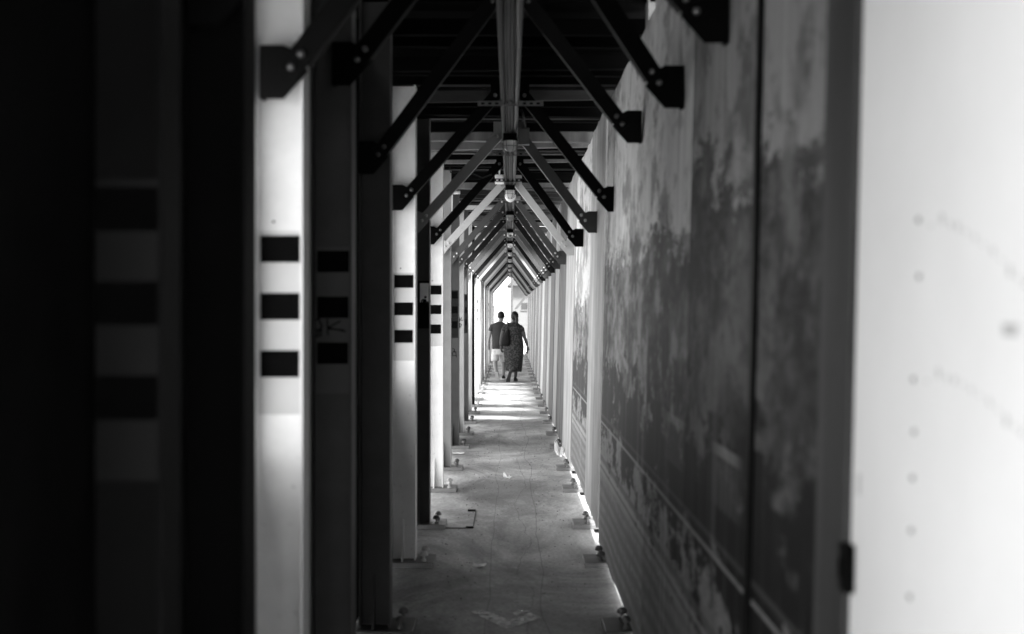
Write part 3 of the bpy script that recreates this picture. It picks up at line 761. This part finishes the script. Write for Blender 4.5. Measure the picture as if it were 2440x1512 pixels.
# ------------------------------------------------------------- people
def skin(name, V, E, rad, sub=2):
    me = bpy.data.meshes.new(name); me.from_pydata([tuple(v) for v in V], E, []); o = bpy.data.objects.new(name, me); C.objects.link(o)
    md = o.modifiers.new('s', 'SKIN'); md.use_smooth_shade = True
    for i, r in enumerate(rad):
        me.skin_vertices[0].data[i].radius = r if isinstance(r, tuple) else (r, r)
    me.skin_vertices[0].data[0].use_root = True
    if sub: s = o.modifiers.new('d', 'SUBSURF'); s.levels = sub; s.render_levels = sub
    dg = bpy.context.evaluated_depsgraph_get(); ev = o.evaluated_get(dg); m2 = bpy.data.meshes.new_from_object(ev)
    bpy.data.objects.remove(o); return m2
def hand(b, wrist, dirv, palmn, side, curl=.5):
    """palm plus five separate skinned fingers"""
    w_ = Vector(wrist); D_ = Vector(dirv).normalized(); N_ = Vector(palmn); N_ = (N_-D_*N_.dot(D_)).normalized(); S_ = D_.cross(N_)*side
    pc = w_+D_*.045
    b.add_mesh(skin('palm', [w_-D_*.02, w_+D_*.02, w_+D_*.055, w_+D_*.085], [(0, 1), (1, 2), (2, 3)], [(.024, .02), (.034, .017), (.040, .016), (.038, .014)]))
    for k, (off, L_) in enumerate(((-.03, .068), (-.010, .077), (.011, .072), (.030, .056))):
        p = w_+D_*.08+S_*off; pts = [p]; dcur = D_.copy()
        for s_ in (.45, .32, .23):
            ang = curl*(.7+.15*k); dcur = (dcur*math.cos(ang)+N_*math.sin(ang)).normalized(); p = p+dcur*L_*s_*1.15; pts.append(p)
        b.add_mesh(skin('finger', pts, [(0, 1), (1, 2), (2, 3)], [.0095, .009, .0082, .0065], 1))
    p = w_+D_*.025-S_*.03; pts = [p, p-S_*.022+D_*.025+N_*.01, p-S_*.028+D_*.052+N_*.02, p-S_*.02+D_*.072+N_*.028]
    b.add_mesh(skin('thumb', pts, [(0, 1), (1, 2), (2, 3)], [.012, .011, .0095, .0075], 1))
def limb(b, pts, rads, sub=2): b.add_mesh(skin('limb', pts, [(i, i+1) for i in range(len(pts)-1)], rads, sub))
def head(b, c, s=1.):
    x, y, z = c
    b.rings([(x, y-.008*s, z-.115*s, .03*s, .035*s), (x, y+.02*s, z-.11*s, .045*s, .06*s), (x, y+.02*s, z-.085*s, .058*s, .078*s), (x, y+.012*s, z-.05*s, .068*s, .09*s), (x, y+.005*s, z, .077*s, .097*s),
             (x, y, z+.045*s, .076*s, .096*s), (x, y-.002*s, z+.08*s, .064*s, .08*s), (x, y-.003*s, z+.105*s, .04*s, .05*s), (x, y-.003*s, z+.115*s, .012*s, .015*s)], 20)
    for sx_ in (-1, 1): b.rings([(x+sx_*.078*s, y+.0, z-.035*s, .006*s, .01*s), (x+sx_*.083*s, y-.006*s, z-.015*s, .01*s, .018*s), (x+sx_*.084*s, y-.006*s, z+.012*s, .009*s, .019*s), (x+sx_*.079*s, y, z+.03*s, .005*s, .01*s)], 10)
    b.rings([(x, y+.1*s, z-.035*s, .015*s, .018*s), (x, y+.102*s, z-.02*s, .011*s, .014*s), (x, y+.098*s, z+.025*s, .007*s, .006*s)], 8)      # nose
    b.rings([(x, y+.088*s, z-.07*s, .022*s, .012*s), (x, y+.09*s, z-.062*s, .026*s, .015*s), (x, y+.088*s, z-.055*s, .02*s, .012*s)], 10)   # lips
    for sx_ in (-1, 1): b.rings([(x+sx_*.03*s, y+.083*s, z-.006*s, .008*s, .008*s), (x+sx_*.03*s, y+.083*s, z+.0*s, .012*s, .012*s), (x+sx_*.03*s, y+.083*s, z+.006*s, .008*s, .008*s)], 8)
def shoe(name, m, parent, ankle, fwd, up, L_=.27, W_=.048):
    """lofted shoe along fwd; returns the object"""
    A = Vector(ankle); f_ = Vector(fwd).normalized(); u = Vector(up); u = (u-f_*u.dot(f_)).normalized(); s_ = f_.cross(u)
    prof = [(-.075, .03, .0, .05), (-.07, .036, .0, .075), (-.03, .038, .0, .085), (.02, .038, .0, .08), (.07, .042, .0, .062), (.12, .048, .0, .05), (.16, .045, .002, .042), (.19, .03, .006, .03), (.2, .01, .01, .022)]
    q = MB(); rs = []
    for (t_, w_, lo, hi) in prof:
        ring = []
        for k in range(12):
            a = 2*math.pi*k/12; cx_ = math.cos(a)*w_; cz = lo+(hi-lo)*(.5+.5*math.sin(a)) 
            if math.sin(a) < -.3: cz = lo
            ring.append(q.b.verts.new(A+f_*t_+s_*cx_+u*cz))
        rs.append(ring)
    for a, b in zip(rs, rs[1:]):
        for j in range(12): q.b.faces.new((a[j], a[(j+1) % 12], b[(j+1) % 12], b[j]))
    q.b.faces.new(rs[0][::-1]); q.b.faces.new(rs[-1])
    o = q.build(name, m, parent, smooth=True)
    # sole
    q = MB(); top = []; bot = []
    outl = [(-.08, .025), (-.07, .036), (0, .036), (.07, .044), (.13, .049), (.18, .036), (.205, .015)]
    ol = [(t_, w_) for t_, w_ in outl]+[(t_, -w_) for t_, w_ in outl[::-1]]
    T = [q.b.verts.new(A+f_*t_+s_*w_+u*.006) for t_, w_ in ol]; B = [q.b.verts.new(A+f_*t_+s_*w_-u*.018) for t_, w_ in ol]
    q.b.faces.new(T); q.b.faces.new(B[::-1])
    for k in range(len(T)): q.b.faces.new((T[k], B[k], B[(k+1) % len(T)], T[(k+1) % len(T)]))
    return o, q

# man -------------------------------------------------------------
MY = 6.12*DM
man = thing('person', 'man seen from behind in a grey t-shirt and pale knee shorts, walking beside the woman', 'person', (0, MY, 0), 'couple walking away')
mx = -.255
b = MB()
hx = -.212
head(b, (hx, .03, 1.525))
limb(b, [(hx-.003, .01, 1.46), (hx-.012, .0, 1.40), (mx+.01, -.01, 1.33)], [.058, .058, .075])
b.rings([(mx, 0, .74, .13, .1), (mx, 0, .80, .17, .12), (mx, 0, .92, .165, .115), (mx, -.005, 1.1, .17, .12), (mx, -.01, 1.25, .185, .12), (mx+.005, -.01, 1.34, .16, .1), (mx+.01, -.01, 1.385, .08, .07)], 20)
# left arm
limb(b, [(mx-.165, -.01, 1.315), (mx-.205, -.03, 1.20), (mx-.228, -.05, 1.07), (mx-.252, -.02, .96), (mx-.26, .02, .865)], [.055, .046, .038, .036, .026])
hand(b, (mx-.262, .025, .85), (.0, .1, -1), (.8, -.2, 0), -1, .45)
# right arm
limb(b, [(mx+.17, -.01, 1.315), (mx+.215, .04, 1.2), (mx+.22, .1, 1.08), (mx+.2, .19, 1.0), (mx+.18, .27, .94)], [.055, .046, .038, .036, .026])
hand(b, (mx+.178, .285, .93), (-.1, .7, -.6), (-.8, 0, -.3), 1, .45)
# legs: left leg trailing with the heel lifted, right leg forward
limb(b, [(mx-.085, 0, .76), (mx-.095, -.02, .6), (mx-.10, -.02, .47), (mx-.10, -.14, .36), (mx-.075, -.27, .24), (mx-.06, -.34, .175)], [.09, .078, .06, .058, .044, .034])
limb(b, [(mx+.085, 0, .76), (mx+.095, .09, .6), (mx+.095, .16, .46), (mx+.10, .17, .32), (mx+.10, .16, .18), (mx+.10, .15, .09)], [.09, .078, .058, .058, .044, .035])
b.build('body', 'skin', man, smooth=True)
# shirt
b = MB(); b.rings([(mx, 0, .735, .172, .125), (mx, 0, .74, .176, .13), (mx+.002, 0, .85, .178, .132), (mx, -.002, .95, .174, .128), (mx, -.006, 1.08, .18, .13), (mx, -.01, 1.2, .193, .13), (mx, -.012, 1.29, .196, .124), (mx+.004, -.012, 1.345, .16, .105), (mx+.008, -.01, 1.375, .105, .085), (mx+.01, -.01, 1.395, .07, .068), (mx+.01, -.01, 1.398, .06, .06)], 28)
limb(b, [(mx-.13, -.01, 1.33), (mx-.185, -.02, 1.26), (mx-.222, -.04, 1.14)], [(.06, .065), (.07, .07), (.066, .064)])
limb(b, [(mx+.13, -.01, 1.33), (mx+.185, .01, 1.26), (mx+.222, .05, 1.15)], [(.06, .065), (.07, .07), (.066, .064)])
o = b.build('shirt', 'shirt', man, smooth=True)
# shorts
b = MB(); b.rings([(mx, 0, .79, .165, .12), (mx, 0, .7, .182, .135), (mx, -.005, .62, .188, .135), (mx, -.005, .6, .185, .125)], 24)
b.rings([(mx-.09, -.01, .70, .09, .11), (mx-.095, -.02, .6, .098, .108), (mx-.10, -.025, .5, .097, .10), (mx-.10, -.03, .45, .092, .095)], 18)
b.rings([(mx+.09, .02, .70, .09, .11), (mx+.095, .07, .6, .097, .107), (mx+.10, .12, .5, .095, .1), (mx+.10, .14, .43, .09, .095)], 18)
b.build('shorts', 'shorts', man, smooth=True)
# hair
b = MB(); z = 1.525; b.rings([(hx, .0, z-.045, .06, .075), (hx, -.005, z-.02, .078, .088), (hx, -.006, z+.02, .084, .1), (hx, -.002, z+.06, .083, .103), (hx, 0, z+.095, .066, .083), (hx, 0, z+.118, .038, .05), (hx, 0, z+.126, .01, .013)], 20)
b.build('hair', 'hair', man, smooth=True)
s1, q1 = shoe('shoe', 'rubber', man, (mx-.055, -.37, .135), (.1, .35, -.93), (.15, .9, .3)); q1.build('shoe_sole', 'sole_edge', s1)
s2, q2 = shoe('shoe', 'rubber', man, (mx+.10, .15, .018), (.05, 1, 0), (0, 0, 1)); q2.build('shoe_sole', 'sole_edge', s2)

# woman -------------------------------------------------------------
WY = 5.98*DM
wom = thing('person', 'woman seen from behind in a long dark patterned dress, hair in a ponytail', 'person', (0, WY, 0), 'couple walking away')
cx_ = .085
b = MB(); wh = .112
head(b, (wh, .03, 1.52), .98)
limb(b, [(wh, .01, 1.46), (wh-.01, 0, 1.39), (cx_-.02, -.01, 1.31)], [.052, .052, .075])
b.rings([(cx_, 0, .7, .16, .12), (cx_, 0, .85, .2, .15), (cx_, 0, 1.0, .18, .13), (cx_-.01, 0, 1.15, .19, .13), (cx_-.02, 0, 1.27, .19, .12), (cx_-.02, -.01, 1.35, .1, .08)], 20)
limb(b, [(cx_+.16, -.01, 1.29), (cx_+.215, -.02, 1.18), (cx_+.25, -.03, 1.06), (cx_+.295, .0, .93), (cx_+.33, .03, .82)], [.062, .056, .046, .04, .027])
hand(b, (cx_+.335, .035, .805), (.03, .1, -1), (-.8, -.3, 0), 1, .35)
limb(b, [(cx_-.19, -.01, 1.29), (cx_-.245, -.02, 1.17), (cx_-.275, -.03, 1.05), (cx_-.295, .02, .92), (cx_-.30, .05, .83)], [.062, .056, .046, .04, .027])
hand(b, (cx_-.30, .055, .815), (.1, .1, -1), (.8, -.3, 0), -1, .6)
limb(b, [(cx_+.05, .02, .7), (cx_+.055, .04, .45), (cx_+.055, .05, .3), (cx_+.05, .05, .16), (cx_+.04, .04, .06)], [.09, .07, .06, .042, .036])
limb(b, [(cx_-.05, -.0, .7), (cx_-.05, -.02, .45), (cx_-.05, -.12, .33), (cx_-.07, -.24, .24), (cx_-.09, -.31, .18)], [.09, .07, .058, .042, .034])
b.build('body', 'skin_dark', wom, smooth=True)
# dress with folds
q = MB(); seg = 48; rr = random.Random(4); ph = [rr.uniform(0, 6.28) for _ in range(5)]
prof = [(.235, .17, .16, cx_+.0), (.26, .175, .165, cx_), (.4, .195, .185, cx_+.0), (.55, .21, .195, cx_-.0), (.7, .222, .195, cx_-.0), (.82, .228, .19, cx_-.0), (.95, .215, .17, cx_), (1.05, .20, .155, cx_-.005), (1.12, .192, .15, cx_-.01), (1.2, .198, .145, cx_-.015), (1.28, .205, .135, cx_-.02), (1.33, .175, .115, cx_-.02), (1.36, .13, .095, cx_-.018), (1.385, .075, .07, cx_-.015)]
rs = []
for (z, rx, ry, cc) in prof:
    ring = []; fold = max(0, (1.1-z))*.022
    for k in range(seg):
        a = 2*math.pi*k/seg; f_ = 1.06+fold*(math.sin(7*a+ph[0]+z*1.5)+.6*math.sin(11*a+ph[1]-z*2)+.4*math.sin(5*a+ph[2]))/max(rx, .1)*.5
        dz = (.018*math.sin(5*a+ph[3])+.012*math.sin(9*a+ph[4])) if z < .25 else 0
        ring.append(q.b.verts.new((cc+rx*f_*math.cos(a), ry*f_*math.sin(a)-(.06 if z < .45 and math.sin(a) < 0 else 0)*abs(math.sin(a)), z+dz)))
    rs.append(ring)
for a, b2_ in zip(rs, rs[1:]):
    for j in range(seg): q.b.faces.new((a[j], a[(j+1) % seg], b2_[(j+1) % seg], b2_[j]))
q.b.faces.new(rs[-1])
limb(q, [(cx_+.12, -.01, 1.31), (cx_+.185, -.015, 1.25), (cx_+.228, -.02, 1.14)], [(.065, .065), (.075, .07), (.07, .068)])
limb(q, [(cx_-.15, -.01, 1.31), (cx_-.21, -.015, 1.25), (cx_-.25, -.02, 1.14)], [(.065, .065), (.075, .07), (.07, .068)])
q.build('dress', 'dress', wom, smooth=True)
# hair and ponytail
b = MB(); z = 1.52; b.rings([(wh, -.005, z-.07, .06, .075), (wh, -.01, z-.03, .083, .095), (wh, -.008, z+.02, .09, .107), (wh, -.004, z+.06, .086, .107), (wh, 0, z+.1, .066, .083), (wh, 0, z+.122, .038, .05), (wh, 0, z+.132, .01, .013)], 22)
limb(b, [(wh+.01, -.1, 1.56), (wh+.04, -.15, 1.52), (wh+.052, -.155, 1.44), (wh+.045, -.15, 1.36), (wh+.035, -.14, 1.30)], [.025, .042, .044, .034, .01])
b.build('hair', 'hair', wom, smooth=True)
# sandals
s1, q1 = shoe('sandal', 'rubber', wom, (cx_+.04, .03, .018), (.1, 1, 0), (0, 0, 1)); q1.build('sandal_sole', 'sole', s1)
s2, q2 = shoe('sandal', 'rubber', wom, (cx_-.095, -.335, .15), (-.25, .35, -.9), (0, .9, .35)); q2.build('sandal_sole', 'sole', s2)
# bag
bg_ = thing('shoulder_bag', 'black slouchy bag hanging from the left shoulder of the woman', 'bag', (0, WY, 0))
b = MB(); b.rings([(-.10, -.19, .84, .06, .035), (-.10, -.19, .855, .098, .06), (-.10, -.195, .93, .112, .075), (-.095, -.19, 1.02, .10, .07), (-.08, -.185, 1.1, .07, .05), (-.055, -.175, 1.18, .04, .03), (-.045, -.165, 1.23, .015, .012)], 22)
b.build('bag_body', 'bag', bg_, smooth=True)
b = MB(); b.tube([(-.05, -.165, 1.22), (-.046, -.15, 1.3), (-.046, -.12, 1.375), (-.05, -.02, 1.40), (-.06, .06, 1.36)], .012, 8); b.build('bag_strap', 'bag', bg_, smooth=True)

# ------------------------------------------------------------- beyond the far end
bd = thing('building', 'pale two storey building beyond the end of the walkway', 'building', (0, 95, 0))
q = MB(); q.box(.1, 16, 0, 10, -.1, 3.35); q.build('wall', 'facade', bd)
q = MB(); q.prism([(-.2, 3.35), (16.3, 3.35), (15, 4.6), (.9, 4.6)], -.5, 10.5); q.build('roof', 'roof_tile', bd)
for wx_ in (.75, 2.4, 4.4, 6.4):
    q = MB(); q.box(wx_, wx_+.45, -.03, .02, 1.75, 2.2); w1 = q.build('window', 'window', bd)
    s = MB(); s.box(wx_-.05, wx_+.5, -.06, -.031, 1.68, 1.745); s.build('sill', 'facade', w1)
bd2 = thing('building', 'low pale kiosk far beyond the couple on the left', 'building', (-3.2, 88, 0))
q = MB(); q.box(0, 2.2, 0, 3, 0, 1.95); q.build('wall', 'facade', bd2); q = MB(); q.box(-.1, 2.3, -.2, 3.2, 1.95, 2.08); q.build('roof', 'grey_paint', bd2)
q = MB(); q.box(1.2, 1.9, -.03, .02, 1.2, 1.7); q.build('window', 'window', bd2)
pole = thing('street_pole', 'thin dark pole beyond the far end of the walkway', 'pole', (.08, 62, 0))
q = MB(); q.tube([(0, 0, 0), (0, 0, 2.2), (0, 0, 4.6)], [.06, .05, .04], 12); q.build('post', 'dark_paint', pole)
q = MB(); q.tube([(0, 0, 4.55), (.25, 0, 4.75), (.9, 0, 4.8)], .03, 8); q.build('bracket_arm', 'grey_paint', pole)
aw = thing('awning', 'sloping pale canopy beside the thin pole at the far end', 'awning', (.2, 66, 0))
q = MB(); q.prism([(.0, 1.75), (.14, 1.75), (.95, 2.75), (.8, 2.75)], -.1, .25); q.build('canopy', 'dark_paint', aw)
q = MB(); q.box(.05, .1, 0, .06, -.03, 1.78); q.box(.86, .91, 0, .06, -.03, 2.7); q.build('support', 'grey_paint', aw)
